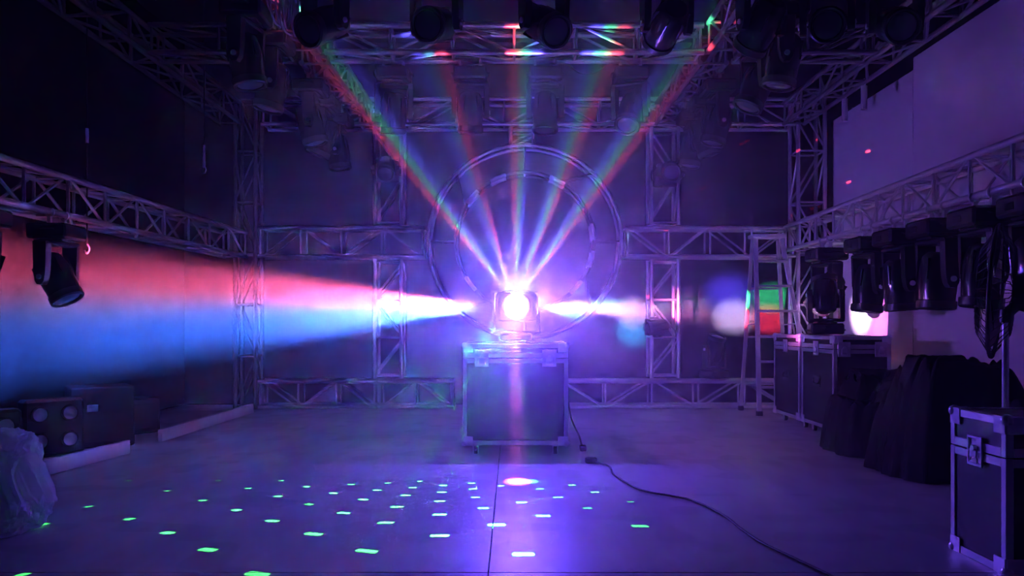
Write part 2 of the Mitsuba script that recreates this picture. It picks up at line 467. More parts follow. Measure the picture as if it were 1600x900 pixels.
def truss(name, A, B, label, group=None, size=0.30, bay=0.45, r=0.025, rb=0.013, up=(0, 0, 1), faces='sidetop', flip=0, mat='aluminium'):
    """A box truss: four chords and single struts and diagonals on its faces, end frames."""
    A, B = np.asarray(A, float), np.asarray(B, float)
    L = np.linalg.norm(B - A)
    t = (B - A) / L
    u = np.cross(t, up)
    if np.linalg.norm(u) < 1e-3:
        u = np.array([1.0, 0, 0])
    u /= np.linalg.norm(u)
    w = np.cross(u, t)
    if not isinstance(size, (tuple, list)):
        size = (size, size)
    su, sw = size[0] / 2 - r, size[1] / 2 - r
    key = thing(name, label, 'truss', group)
    c = {(i, j): A + u * su * i + w * sw * j for i in (-1, 1) for j in (-1, 1)}
    for q in c.values():
        part(key, 'chord', mikit.ply(bar(q, q + t * L, r, 12), mat, smooth=40))
    n = max(1, round(L / bay))
    s = np.linspace(0.03, L - 0.03, n + 1)

    def strut(p, q, s0, s1, nm):
        part(key, nm, mikit.ply(bar(c[p] + t * s0, c[q] + t * s1, rb, 6), mat, smooth=50))

    for k in range(n + 1):
        nm = 'end_strut' if k in (0, n) else 'strut'
        for i in (-1, 1):
            strut((i, -1), (i, 1), s[k], s[k], nm)
        for j in (-1, 1):
            strut((-1, j), (1, j), s[k], s[k], nm)
        if k < n:
            e = 0.03
            a, b = (-1, 1) if (k + flip) % 2 else (1, -1)
            for i in (-1, 1):
                strut((i, a), (i, b), s[k] + e, s[k + 1] - e, 'diagonal')
            if 'top' in faces:
                for j in (-1, 1):
                    strut((a, j), (b, j), s[k] + e, s[k + 1] - e, 'diagonal')
    return key


YT = 9.98                                       # depth of the back frame's axis
zt, zm, zb = (3.50, 3.86), (1.87, 2.27), (0.0, 0.38)
FR = 'trusses of the back frame'
truss('truss', [-1.66, YT, 0.19], [-0.72, YT, 0.19], 'low floor truss piece directly behind the central flight case', FR, mat='half_lit_aluminium', size=(0.34, 0.36), flip=1)
truss('truss', [-3.14, YT, 0.19], [-1.67, YT, 0.19], 'low floor truss running from the thin corner tower to the middle', FR, mat='half_lit_aluminium', size=(0.34, 0.36))
truss('truss', [0.55, YT, 0.19], [3.48, YT, 0.19], 'low floor truss behind the step ladder and the flight case', FR, size=(0.34, 0.36), bay=0.56)
truss('truss', [-3.14, YT, 2.07], [-1.08, YT, 2.07], 'mid-height truss joining the ring to the dark curtain side', FR, mat='half_lit_aluminium', size=(0.34, 0.40), bay=0.52, flip=1)
truss('truss', [1.40, YT, 2.07], [3.50, YT, 2.07], 'mid-height truss from the ring to the tower behind the step ladder', FR, size=(0.34, 0.40), bay=0.50, flip=0)
truss('truss', [-3.1, YT, 3.68], [3.5, YT, 3.68], 'high truss spanning the back wall above the ring', FR, size=(0.34, 0.36), bay=0.6)
TW = 'upright truss towers'
for X, z0, z1, lab in ((-1.53, 0.385, 1.86, 'short upright truss tower below the mid-height truss, beside the dark curtain'),
                       (-1.53, 2.28, 3.49, 'upright truss tower above the mid-height truss with the first colour beam crossing it'),
                       (1.89, 0.385, 1.86, 'short upright truss tower between flight case and step ladder, below the mid-height truss'),
                       (1.89, 2.28, 3.49, 'upright truss tower above the mid-height truss on the step ladder side')):
    truss('truss_tower', [X, YT, z0], [X, YT, z1], lab, TW, size=(0.38, 0.34), bay=0.5, up=(0, 1, 0))
truss('truss_tower', [-3.30, YT, 0.0], [-3.30, YT, 3.86], 'faint full-height corner tower beside the dark side curtain', TW, mat='unlit_aluminium', size=(0.30, 0.30), bay=0.6, up=(0, 1, 0))
truss('truss_tower', [3.70, YT, 0.0], [3.70, YT, 3.86], 'full-height corner tower at the edge of the white boards', TW, size=(0.38, 0.34), bay=0.6, up=(0, 1, 0))
truss('truss', [0.13, YT, 3.24], [0.13, YT, 3.49], 'stub truss that ties the top of the ring to the high truss', FR, size=(0.34, 0.30), bay=0.3, up=(0, 1, 0))

# side trusses at chest height and the ceiling grid
SG = 'side trusses at chest height'
truss('side_truss', [-3.62, 4.0, 2.03], [-3.40, 9.78, 2.03], 'long horizontal truss along the dark side wall above the red beam', SG, mat='half_lit_aluminium', size=(0.32, 0.34), bay=0.55)
truss('side_truss', [3.36, 3.6, 2.10], [3.50, 9.78, 2.10], 'long horizontal truss along the white boards carrying a row of black moving heads', SG, size=(0.34, 0.34), bay=0.50)
CG = 'ceiling trusses'
ZT = 3.645
truss('ceiling_truss', [-1.70, 7.35, ZT], [1.74, 7.35, ZT], 'bright crossing ceiling truss struck by the colour beams', CG, size=(0.30, 0.30), bay=0.55, r=0.028)
truss('ceiling_truss', [-3.3, 7.35, ZT], [-2.02, 7.35, ZT], 'dim end of the crossing truss over the dark side', CG, size=(0.30, 0.30), bay=0.55, mat='unlit_aluminium')
truss('ceiling_truss', [2.06, 7.35, ZT], [3.31, 7.35, ZT], 'end of the crossing truss reaching toward the white boards', CG, size=(0.30, 0.30), bay=0.55, mat='half_lit_aluminium')
truss('ceiling_truss', [-3.3, 5.20, ZT], [3.3, 5.20, ZT], 'nearest crossing ceiling truss, the one above the big black moving heads', CG, mat='unlit_aluminium', size=(0.30, 0.30), bay=0.55)
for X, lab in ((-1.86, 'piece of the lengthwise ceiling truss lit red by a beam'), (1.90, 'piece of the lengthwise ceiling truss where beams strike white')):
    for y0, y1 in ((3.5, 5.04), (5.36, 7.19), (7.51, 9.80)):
        truss('ceiling_truss', [X, y0, ZT], [X, y1, ZT], lab + (', nearest' if y0 < 5 else ', middle' if y0 < 7 else ', farthest'), CG, mat='half_lit_aluminium', size=(0.30, 0.30), bay=0.5)
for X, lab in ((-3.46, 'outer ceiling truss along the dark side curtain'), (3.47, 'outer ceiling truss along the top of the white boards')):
    truss('ceiling_truss', [X, 3.5, ZT], [X, 9.80, ZT], lab, CG, mat='unlit_aluminium' if X < 0 else 'half_lit_aluminium', size=(0.30, 0.30), bay=0.6)

# the ring
RC, RO, RI = np.array([0.157, 9.80, 2.06]), 1.17, 0.84
ring = thing('ring_truss', 'large circular truss ring standing behind the lamp', 'truss')
th = np.linspace(0, 2 * PI, 97)[:-1]


def circ(R, dy, a=th):
    return RC + np.stack([R * np.cos(a), np.zeros_like(a) + dy, R * np.sin(a)], 1)


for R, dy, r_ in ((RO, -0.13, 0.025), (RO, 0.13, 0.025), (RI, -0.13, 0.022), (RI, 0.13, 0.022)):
    part(ring, 'hoop', mikit.ply(tube(circ(R, dy), r_, 8, True), 'aluminium' if R == RO else 'black_plastic', smooth=True))  # inner hoops coloured black to look unlit
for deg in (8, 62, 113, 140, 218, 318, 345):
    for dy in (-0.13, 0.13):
        part(ring, 'lit_arc', mikit.ply(tube(circ(RI, dy, np.radians(np.linspace(deg - 7, deg + 7, 9))), 0.026, 8), 'aluminium', smooth=40))  # bright arcs added as the lit stretches of the inner hoops
for k in range(24):
    a0, a1 = 2 * PI * k / 24, 2 * PI * (k + 1) / 24
    for dy in (-0.13, 0.13):
        p, q = circ(RO, dy, np.array([a0]))[0], circ(RI, dy, np.array([a1 if k % 2 else a0]))[0]
        if k % 3 == 0:
            part(ring, 'strut', mikit.ply(bar(p, q, 0.011, 6), 'black_plastic', smooth=50))
    if k % 2 == 0:
        for R in (RO, RI):
            part(ring, 'spacer', mikit.ply(bar(circ(R, -0.13, np.array([a0]))[0], circ(R, 0.13, np.array([a0]))[0], 0.011, 6), 'aluminium', smooth=50))

# ------------------------------------------------------------------ moving heads


def moving_head_parts():
    d = {}
    d['base'] = mikit.ply(cat(cbox([0, 0, 0.075], [0.36, 0.34, 0.13], 0.018), cbox([0, 0, 0.148], [0.22, 0.22, 0.02], 0.006)), 'black_plastic', smooth=35)
    d['display'] = mikit.ply(cbox([0.02, -0.171, 0.08], [0.09, 0.006, 0.045], 0.002), 'gloss_black')
    d['grip'] = [mikit.ply(tube(spline([[s * 0.178, -0.07, 0.06], [s * 0.205, -0.06, 0.06], [s * 0.205, 0.06, 0.06], [s * 0.178, 0.07, 0.06]], 4), 0.009, 6), 'rubber', smooth=True) for s in (-1, 1)]
    arms = [cbox([0, 0, 0.175], [0.40, 0.15, 0.04], 0.012)]
    for s in (-1, 1):
        prof = np.array([[-0.075, 0.17], [0.075, 0.17], [0.066, 0.42], [0.052, 0.50], [0.028, 0.535], [-0.028, 0.535], [-0.052, 0.50], [-0.066, 0.42]])
        x0, x1 = sorted((s * 0.152, s * 0.205))
        pts = np.array([[x, a * k, b] for x, k in ((x0, 1 if s > 0 else 0.86), (x1, 0.86 if s > 0 else 1)) for a, b in prof])
        arms.append(trimesh.convex.convex_hull(pts))
    d['yoke'] = mikit.ply(cat(arms), 'black_plastic', smooth=35)
    head = lathe([[0, -0.215], [0.085, -0.21], [0.112, -0.185], [0.132, -0.10], [0.138, 0.0], [0.134, 0.08], [0.128, 0.155], [0.136, 0.165], [0.136, 0.205], [0.118, 0.215], [0.112, 0.205], [0, 0.198]], 28)
    fins = [cbox([0, 0, 0], [0.012, 0.03, 0.16], 0.003) for _ in range(6)]
    for k, f in enumerate(fins):
        f.apply_translation([0, 0.133, -0.08])
        f.apply_transform(RZ(k * 60 + 30))
    d['head'] = mikit.ply(cat(head, fins), 'gloss_black', smooth=35)
    d['bezel'] = mikit.ply(lathe([[0.114, 0.198], [0.114, 0.222], [0.128, 0.226], [0.141, 0.215], [0.141, 0.16], [0.130, 0.16]], 28), 'dark_trim', smooth=35)
    d['lens'] = mikit.ply(lathe([[0, 0.222], [0.05, 0.219], [0.09, 0.211], [0.113, 0.200], [0.112, 0.19], [0, 0.19]], 28), 'lens_glass', smooth=35)
    d['knob'] = [mikit.ply(lathe([[0, s * 0.0], [0.022, 0], [0.022, 0.012], [0, 0.014]], 12), 'bright_metal', smooth=40) for s in (1,)]
    clamp = []
    for s in (-1, 1):
        clamp.append(cat(box([s * 0.11, 0, -0.022], [0.03, 0.03, 0.07]), tube([[s * 0.11, 0.036 * math.cos(a), -0.085 + 0.036 * math.sin(a)] for a in np.linspace(-0.3 * PI, 1.3 * PI, 14)], 0.010, 6)))
    d['clamp'] = [mikit.ply(c_, 'bright_metal', smooth=40) for c_ in clamp]
    return d


MH = moving_head_parts()
MHG = {}


def moving_head(loc, label, hang=True, pan=0.0, tilt=0.0, s=1.0, group=None, basis=None, yaw=None):
    """loc: the middle of the carrying tube (hung) or the foot of the base (standing). tilt 0 points the lens straight away from the base."""
    key = thing('moving_head_light', label, 'stage light', group)
    if basis is not None:
        M = basis
    elif hang:
        M = TR(*loc) @ RZ(pan if yaw is None else yaw) @ SC(s) @ RX(180) @ TR(0, 0, 0.085)
    else:
        M = TR(*loc) @ RZ(pan if yaw is None else yaw) @ SC(s)
    Y = M if yaw is None else M @ RZ((pan - yaw) * (-1 if hang else 1))
    part(key, 'base', MH['base'], M)
    part(key, 'display', MH['display'], M)
    for g in MH['grip']:
        part(key, 'grip', g, M)
    if hang:
        for c_ in MH['clamp']:
            part(key, 'clamp', c_, M)
    part(key, 'yoke', MH['yoke'], Y)
    for sx in (-1, 1):
        part(key, 'yoke__pivot_cap', MH['knob'][0], Y @ TR(sx * 0.204, 0, 0.47) @ RY(90 * sx))
    H = Y @ TR(0, 0, 0.47) @ RX(tilt)
    h = part(key, 'head', MH['head'], H)
    part(h, 'bezel', MH['bezel'], H)
    part(h, 'lens', MH['lens'], H)
    return key


ORD = ['first', 'second', 'third', 'fourth', 'fifth', 'sixth', 'seventh', 'eighth']
ZCH = ZT - 0.125                                # axis of the ceiling trusses' lower tubes
GA = 'moving heads under the bright crossing truss'
for k, (px, tilt, pan) in enumerate(((615, 18, 15), (735, 6, 4), (852, -8, -6), (985, -35, -25))):
    Y = 7.475
    moving_head([(px - 800) / F * Y, Y, ZCH], f'{ORD[k]} moving head from the dark side under the bright crossing truss', pan=pan, tilt=tilt, s=0.86, group=GA, yaw=0)
GB = 'big moving heads along the top edge'
for k, (px, tilt, pan) in enumerate(((508, 62, 150), (682, 70, 165), (850, 58, -150), (1042, 75, 10), (1190, 50, 20), (1292, 70, 160), (1398, 66, 170))):
    Y = 5.325
    moving_head([(px - 800) / F * Y, Y, ZCH], f'{ORD[k]} big tilted moving head from the dark side along the top edge', pan=pan, tilt=tilt, s=0.84, group=GB, yaw=0)
GC = 'moving heads under the side ceiling truss by the white boards'
for k, (Y, tilt, pan) in enumerate(((5.95, 10, 80), (6.6, 25, 100), (7.85, 15, 95), (8.4, -20, 90), (8.95, 10, 90))):
    moving_head([1.90 + 0.125, Y, ZCH], f'{ORD[k]} nearest moving head under the ceiling truss struck white by beams', pan=pan, tilt=tilt, group=GC, yaw=90, s=0.9)
GD = 'moving heads under the side ceiling truss by the dark curtain'
for k, (Y, tilt, pan) in enumerate(((5.95, -10, 80), (6.6, 12, 100), (7.85, -15, 95), (8.4, 20, 90), (9.1, -8, 90))):
    moving_head([-1.86 - 0.125, Y, ZCH], f'{ORD[k]} nearest moving head under the ceiling truss lit red', pan=pan, tilt=tilt, group=GD, yaw=90, s=0.9)
GE = 'moving heads under the chest-high truss by the white boards'
ZE = 2.10 - 0.155
for k, (Y, tilt, pan) in enumerate(((8.42, 35, 100), (7.36, 6, 95), (6.74, -4, 90), (6.12, 3, 92), (5.5, 5, 90), (4.9, -6, 90))):
    X = 3.36 + (Y - 3.6) / 6.18 * 0.14 - 0.145
    moving_head([X, Y, ZE], f'{ORD[k]} black moving head from the step ladder, hanging before the white boards', pan=pan, tilt=tilt, group=GE, yaw=89, s=1.0)
GF = 'moving heads under the chest-high truss by the dark curtain'
ZF = 2.03 - 0.155
for k, (Y, tilt, pan) in enumerate(((5.95, -30, 80), (5.1, 20, 90))):
    X = -3.62 + (Y - 4.0) / 5.78 * 0.22 + 0.145
    moving_head([X, Y, ZF], ('moving head standing out black against the red beam, under the chest-high truss', 'moving head under the chest-high truss at the very edge beside the red beam')[k], pan=pan, tilt=tilt, group=GF, yaw=90, s=0.86)

# ------------------------------------------------------------------ flight cases


def flight_case(label, c, size, yaw=0, z0=0.0, wheels=0.085, handles=True, latches=('front',), lid=0.15, group=None, cat_='flight case'):
    """c: plan centre. A panel box with aluminium edge rails, ball corners, a lid valance, butterfly latches, handles and castors."""
    w, d, h = size
    key = thing('flight_case', label, cat_, group)
    M = TR(c[0], c[1], z0 + wheels) @ RZ(yaw)
    e, t = 0.034, 0.006
    part(key, 'body', mikit.ply(cat(cbox([0, 0, (h - lid) / 2 + 0.003], [w - 0.016, d - 0.016, h - lid - 0.010], 0.003), cbox([0, 0, h - lid / 2], [w - 0.016, d - 0.016, lid - 0.006], 0.003)), 'case_panel'), M)
    for sx in (-1, 1):
        for sy in (-1, 1):
            x, y = sx * (w / 2 - e / 2), sy * (d / 2 - e / 2)
            for a, b in ((0.0, h - lid - 0.002), (h - lid + 0.002, h)):
                m = cat(cbox([x, sy * (d / 2 - t / 2), (a + b) / 2], [e, t, b - a], 0.002), cbox([sx * (w / 2 - t / 2), y, (a + b) / 2], [t, e, b - a], 0.002))
                part(key, 'corner_rail', mikit.ply(m, 'case_metal'), M)
    for z in (0.0, h):
        s = 1 if z else -1
        for sy in (-1, 1):
            m = cat(cbox([0, sy * (d / 2 - t / 2), z - s * e / 2], [w - 2 * e, t, e], 0.002), cbox([0, sy * (d / 2 - e / 2), z - s * t / 2], [w - 2 * e, e, t], 0.002))
            part(key, 'edge_rail', mikit.ply(m, 'case_metal'), M)
        for sx in (-1, 1):
            m = cat(cbox([sx * (w / 2 - t / 2), 0, z - s * e / 2], [t, d - 2 * e, e], 0.002), cbox([sx * (w / 2 - e / 2), 0, z - s * t / 2], [e, d - 2 * e, t], 0.002))
            part(key, 'edge_rail', mikit.ply(m, 'case_metal'), M)
        for sx in (-1, 1):
            for sy in (-1, 1):
                q = np.array([sx * (w / 2 - 0.012), sy * (d / 2 - 0.012), z - s * 0.012])
                ball = trimesh.creation.icosphere(subdivisions=2, radius=0.026)
                ball.apply_translation(q)
                pl = [cbox(q + [-sx * 0.03, sy * 0.0135, -s * 0.02], [0.08, 0.005, 0.075], 0.002), cbox(q + [sx * 0.0135, -sy * 0.03, -s * 0.02], [0.005, 0.08, 0.075], 0.002)]
                part(key, 'ball_corner', mikit.ply(cat(ball, pl), 'bright_metal', smooth=35), M)
    zl = h - lid
    for sy in (-1, 1):
        part(key, 'lid_valance', mikit.ply(cat(cbox([0, sy * (d / 2 - 0.003), zl + 0.022], [w - 2 * e, 0.007, 0.040], 0.002), cbox([0, sy * (d / 2 - 0.003), zl - 0.022], [w - 2 * e, 0.007, 0.036], 0.002)), 'case_metal'), M)
    for sx in (-1, 1):
        part(key, 'lid_valance', mikit.ply(cat(cbox([sx * (w / 2 - 0.003), 0, zl + 0.022], [0.007, d - 2 * e, 0.040], 0.002), cbox([sx * (w / 2 - 0.003), 0, zl - 0.022], [0.007, d - 2 * e, 0.036], 0.002)), 'case_metal'), M)

    def latch(L):
        k = part(key, 'latch', mikit.ply(cat(cbox([0, -0.006, 0], [0.112, 0.006, 0.012], 0.002), [cbox([s * 0.050, -0.006, 0], [0.012, 0.008, 0.13], 0.002) for s in (-1, 1)],
                                         [cbox([0, -0.006, s * 0.06], [0.112, 0.008, 0.014], 0.002) for s in (-1, 1)], cbox([0, 0.001, 0], [0.10, 0.004, 0.12], 0.001)), 'case_metal', smooth=30), L)
        part(k, 'butterfly', mikit.ply(cat(cbox([0, -0.014, -0.012], [0.052, 0.006, 0.034], 0.003), bar([0, -0.004, 0.012], [0, -0.020, 0.012], 0.014, 12), tube(spline([[-0.022, -0.010, -0.03], [-0.026, -0.014, -0.048], [0.026, -0.014, -0.048], [0.022, -0.010, -0.03]], 5), 0.004, 6)), 'bright_metal', smooth=35), L)

    for side in latches:
        xs = (-w * 0.32, w * 0.32) if side in ('front', 'back') and w > 0.5 else (0.0,)
        for x in xs:
            B = {'front': TR(x, -d / 2 - 0.002, zl) , 'back': TR(x, d / 2 + 0.002, zl) @ RZ(180), 'left': TR(-w / 2 - 0.002, 0, zl) @ RZ(-90), 'right': TR(w / 2 + 0.002, 0, zl) @ RZ(90)}[side]
            latch(M @ B)
    for side in (-1, 1) if handles else ():
        hm = cat(cbox([side * (w / 2 + 0.001), 0, h * 0.5], [0.006, 0.17, 0.11], 0.002), tube(spline([[side * (w / 2 + 0.004), -0.06, h * 0.5 + 0.03], [side * (w / 2 + 0.010), -0.06, h * 0.5 - 0.02], [side * (w / 2 + 0.010), 0.06, h * 0.5 - 0.02], [side * (w / 2 + 0.004), 0.06, h * 0.5 + 0.03]], 5), 0.007, 6))
        part(key, 'handle', mikit.ply(hm, 'dark_trim', smooth=35), M)
    if wheels > 0.02:
        for sx in (-1, 1):
            for sy in (-1, 1):
                x, y = sx * (w / 2 - 0.10), sy * (d / 2 - 0.09)
                k = part(key, 'castor', mikit.ply(cat(cbox([x, y, -0.006], [0.11, 0.09, 0.010], 0.002), cbox([x, y, -0.018], [0.05, 0.05, 0.018], 0.004), [cbox([x + s * 0.019, y, -wheels / 2 - 0.008], [0.005, 0.045, wheels * 0.62], 0.001) for s in (-1, 1)]), 'case_metal', smooth=30), M)
                rw = wheels * 0.44
                wl = bar([x - 0.014, y, -wheels + rw], [x + 0.014, y, -wheels + rw], rw, 20)
                part(k, 'wheel', mikit.ply(wl, 'rubber', smooth=35), M)
    return key


flight_case('big central flight case on castors carrying the blazing lamp', (0.028, 6.70), (0.845, 0.65, 0.81), latches=('front',), lid=0.115)
flight_case('flight case beside the step ladder, the farther of the pair', (3.16, 8.43), (0.52, 0.78, 0.86), latches=('left', 'front'), lid=0.12)
flight_case('flight case carrying the standing moving head, the nearer of the pair', (3.16, 7.58), (0.52, 0.80, 0.86), latches=('left', 'front'), lid=0.12)
flight_case('dark near flight case with a butterfly latch, cut by the picture edge', (2.37, 3.53), (0.62, 0.42, 0.66), latches=('left',), lid=0.17, wheels=0.0, handles=False)

# ------------------------------------------------------------------ the lamp on the central case
lamp = thing('effect_light', 'blazing white moving-head effect lamp on the central flight case', 'stage light')
LZ = 0.895
L0 = TR(LAMP[0], LAMP[1], 0)
part(lamp, 'base', mikit.ply(cat(cbox([0, 0, LZ + 0.05], [0.27, 0.25, 0.06], 0.014), [bar([sx * 0.10, sy * 0.09, LZ], [sx * 0.10, sy * 0.09, LZ + 0.025], 0.016, 12) for sx in (-1, 1) for sy in (-1, 1)]), 'black_plastic', smooth=35), L0)
part(lamp, 'display', mikit.ply(cbox([0, -0.127, LZ + 0.05], [0.10, 0.004, 0.032], 0.001), 'gloss_black'), L0)
yk = [cbox([0, 0, LZ + 0.09], [0.40, 0.12, 0.025], 0.008)]
for s in (-1, 1):
    yk.append(cbox([s * 0.187, 0, LZ + 0.195], [0.026, 0.10, 0.23], 0.010))
part(lamp, 'yoke', mikit.ply(cat(yk), 'black_plastic', smooth=35), L0)
hc = LAMP[2]
hd = part(lamp, 'head', mikit.ply(rbox([0, 0, hc], [0.34, 0.34, 0.25], 0.05, 24), 'gloss_black', smooth=35), L0)


def lens_mesh(r, bulge=0.012):
    return lathe([[0, bulge], [r * 0.5, bulge * 0.8], [r * 0.85, bulge * 0.35], [r, 0.0], [r, -0.02], [0, -0.02]], 28)


def glow_lens(name, M, r, key):
    d = mikit.ply(lens_mesh(r), 'emit_base', smooth=35)
    d['emitter'] = {'type': 'area', 'sampling_weight': 0.6 if key in ('rear', 'crown', 'left') else 1.0, 'radiance': {'type': 'rgb', 'value': [g * DIM for g in GLOW[key]]}}
    part(hd, name, d, L0 @ M)
    part(hd, 'lens_ring', mikit.ply(lathe([[r, -0.02], [r, 0.006], [r + 0.008, 0.012], [r + 0.018, 0.004], [r + 0.018, -0.02]], 28), 'bright_metal', smooth=35), L0 @ M)


glow_lens('lens', TR(0, -0.172, hc) @ RX(90), 0.095, 'front')
glow_lens('lens', TR(-0.172, 0, hc + 0.02) @ RY(-90), 0.080, 'left')
glow_lens('lens', TR(0.172, 0, hc + 0.02) @ RY(90), 0.080, 'right')
glow_lens('lens', TR(0, 0.172, hc) @ RX(-90), 0.090, 'rear')
glow_lens('lens', TR(0, 0, hc + 0.127), 0.085, 'crown')

# ------------------------------------------------------------------ step ladder
lad = thing('step_ladder', 'aluminium step ladder standing open beside the two flight cases', 'ladder')
ft = [np.array(v) for v in ((2.84, 9.14, 0.03), (3.50, 9.20, 0.03))]
tp = [np.array(v) for v in ((2.88, 9.42, 2.09), (3.19, 9.44, 2.09))]
bk = [np.array(v) for v in ((2.80, 9.74, 0.03), (3.36, 9.76, 0.03))]
bt = [np.array(v) for v in ((2.87, 9.50, 2.06), (3.18, 9.52, 2.06))]


def rail(a, b, w=0.055, t=0.025):
    d = b - a
    R = frame(d)
    m = cbox([0, 0, np.linalg.norm(d) / 2], [w, t, np.linalg.norm(d)], 0.005)
    M = np.eye(4)
    M[:3, :3], M[:3, 3] = R, a
    m.apply_transform(M)
    return m


for a, b in zip(ft, tp):
    r_ = part(lad, 'front_rail', mikit.ply(rail(a, b), 'bright_metal'))
    part(r_, 'foot', mikit.ply(cbox(a + [0, 0, -0.004], [0.07, 0.05, 0.06], 0.008), 'rubber'))
for a, b in zip(bk, bt):
    r_ = part(lad, 'rear_rail', mikit.ply(rail(a, b, 0.045, 0.022), 'aluminium'))
    part(r_, 'foot', mikit.ply(cbox(a + [0, 0, -0.004], [0.06, 0.045, 0.06], 0.008), 'rubber'))
for k in range(1, 7):
    f = k / 7
    p, q = ft[0] * (1 - f) + tp[0] * f, ft[1] * (1 - f) + tp[1] * f
    m = cbox([0, 0, 0], [np.linalg.norm(q - p), 0.075, 0.028], 0.004)
    part(lad, 'tread', mikit.ply(m, 'aluminium'), TR(*((p + q) / 2)))
for k in (1, 3, 5):
    f = k / 7
    part(lad, 'brace', mikit.ply(bar(bk[0] * (1 - f) + bt[0] * f, bk[1] * (1 - f) + bt[1] * f, 0.012, 8), 'aluminium', smooth=40))
part(lad, 'top_cap', mikit.ply(rbox(np.mean(tp + bt, 0) + [0, 0, 0.02], [0.40, 0.20, 0.05], 0.015), 'pale_paint', smooth=35))
for i in (0, 1):
    part(lad, 'spreader', mikit.ply(bar(ft[i] * 0.5 + tp[i] * 0.5, bk[i] * 0.5 + bt[i] * 0.5, 0.008, 6), 'aluminium', smooth=40))

# standing and tower-mounted moving heads
moving_head([3.07, 7.80, 0.945], 'moving head standing on the nearer flight case before the glowing wall spot', hang=False, pan=-12, tilt=-12, s=0.84)


def on_tower(loc, axis, label, pan, tilt, s=0.8):
    """A moving head whose base faces a tower tube: axis = the way the head stands off."""
    a = np.asarray(axis, float) / np.linalg.norm(axis)
    R = frame(a)
    M = np.eye(4)
    M[:3, :3], M[:3, 3] = R, loc
    moving_head(None, label, hang=True, pan=pan, tilt=tilt, group='moving heads on the towers', basis=M @ SC(s) @ TR(0, 0, 0.085), yaw=0)


on_tower([-1.53, 9.80, 2.93], (0.1, -1, -0.1), 'moving head on the upper tower crossed by the first colour beam', 0, 30)
on_tower([1.86, 9.80, 2.86], (0, -1, 0), 'moving head high on the upper tower at the ladder side', 20, 20)
on_tower([1.73, 9.80, 1.02], (0, -1, 0), 'moving head low on the tower, just under the red side beam', 80, 75, 0.6)
moving_head([2.50, 9.84, 0.378], 'moving head standing on the floor truss under the pale wall spot', hang=False, pan=30, tilt=20, s=0.78)

# ------------------------------------------------------------------ pedestal fan at the edge
fan_k = thing('pedestal_fan', 'black pedestal fan on a chrome pole behind the near flight case', 'fan')
FC = np.array([2.66, 4.32, 1.23])
FA = np.array([-0.80, 0.58, 0.06])
FA /= np.linalg.norm(FA)
FR_ = frame(FA)
FM = np.eye(4)
FM[:3, :3], FM[:3, 3] = FR_, FC
pole = np.array([2.64, 4.26, 0])
part(fan_k, 'foot', mikit.ply(lathe([[0, 0.0], [0.22, 0.0], [0.225, 0.012], [0.19, 0.03], [0.05, 0.045], [0.03, 0.09], [0, 0.09]], 28), 'rubber', smooth=35), TR(*pole))
part(fan_k, 'pole', mikit.ply(bar(pole + [0, 0, 0.05], pole + [0, 0, 1.12], 0.017, 14), 'bright_metal', smooth=40))
part(fan_k, 'collar', mikit.ply(bar(pole + [0, 0, 1.06], pole + [0, 0, 1.13], 0.027, 14), 'black_plastic', smooth=40))
mo = part(fan_k, 'motor', mikit.ply(lathe([[0, -0.22], [0.06, -0.21], [0.095, -0.17], [0.105, -0.10], [0.09, -0.05], [0, -0.045]], 24), 'black_plastic', smooth=35), FM)
part(fan_k, 'neck', mikit.ply(bar(pole + [0, 0, 1.10], FC - FA * 0.13, 0.03, 10), 'black_plastic', smooth=40))
ga = np.linspace(0, 2 * PI, 49)[:-1]
gd = part(fan_k, 'guard', mikit.ply(tube(np.stack([0.36 * np.cos(ga), 0.36 * np.sin(ga), 0 * ga + 0.03], 1), 0.011, 8, True), 'black_plastic', smooth=True), FM)
wires = []
for k in range(36):
    c_, s_ = math.cos(k * PI / 18), math.sin(k * PI / 18)
    for top_ in (0.115, -0.055):
        wires.append(tube([[0.07 * c_, 0.07 * s_, top_], [0.24 * c_, 0.24 * s_, top_ * 0.9], [0.36 * c_, 0.36 * s_, 0.03]], 0.0025, 5))
part(gd, 'wire', mikit.ply(cat(wires), 'black_plastic', smooth=40), FM)
labels[f'{gd}__wire'] = {'kind': 'stuff'}
for k in range(3):
    v, f = [], []
    n_ = 12
    for i in range(n_ + 1):
        a = (i / n_ - 0.5) * 1.5
        for j, rr in enumerate((0.05, 0.15, 0.25, 0.31)):
            v.append([rr * math.cos(a * (0.6 + 0.4 * j / 3)), rr * math.sin(a * (0.6 + 0.4 * j / 3)), 0.03 + 0.05 * (i / n_ - 0.5)])
    for i in range(n_):
        for j in range(3):
            q = i * 4 + j
            f += [[q, q + 1, q + 5], [q, q + 5, q + 4]]
    top_m = trimesh.Trimesh(np.array(v) + [0, 0, 0.004], np.array(f), process=False)
    bot = trimesh.Trimesh(np.array(v) - [0, 0, 0.004], np.array(f)[:, ::-1], process=False)
    part(fan_k, 'blade', mikit.ply(cat(top_m, bot), 'black_plastic', smooth=40), FM @ RZ(k * 120))

# ------------------------------------------------------------------ heaps under black cloth


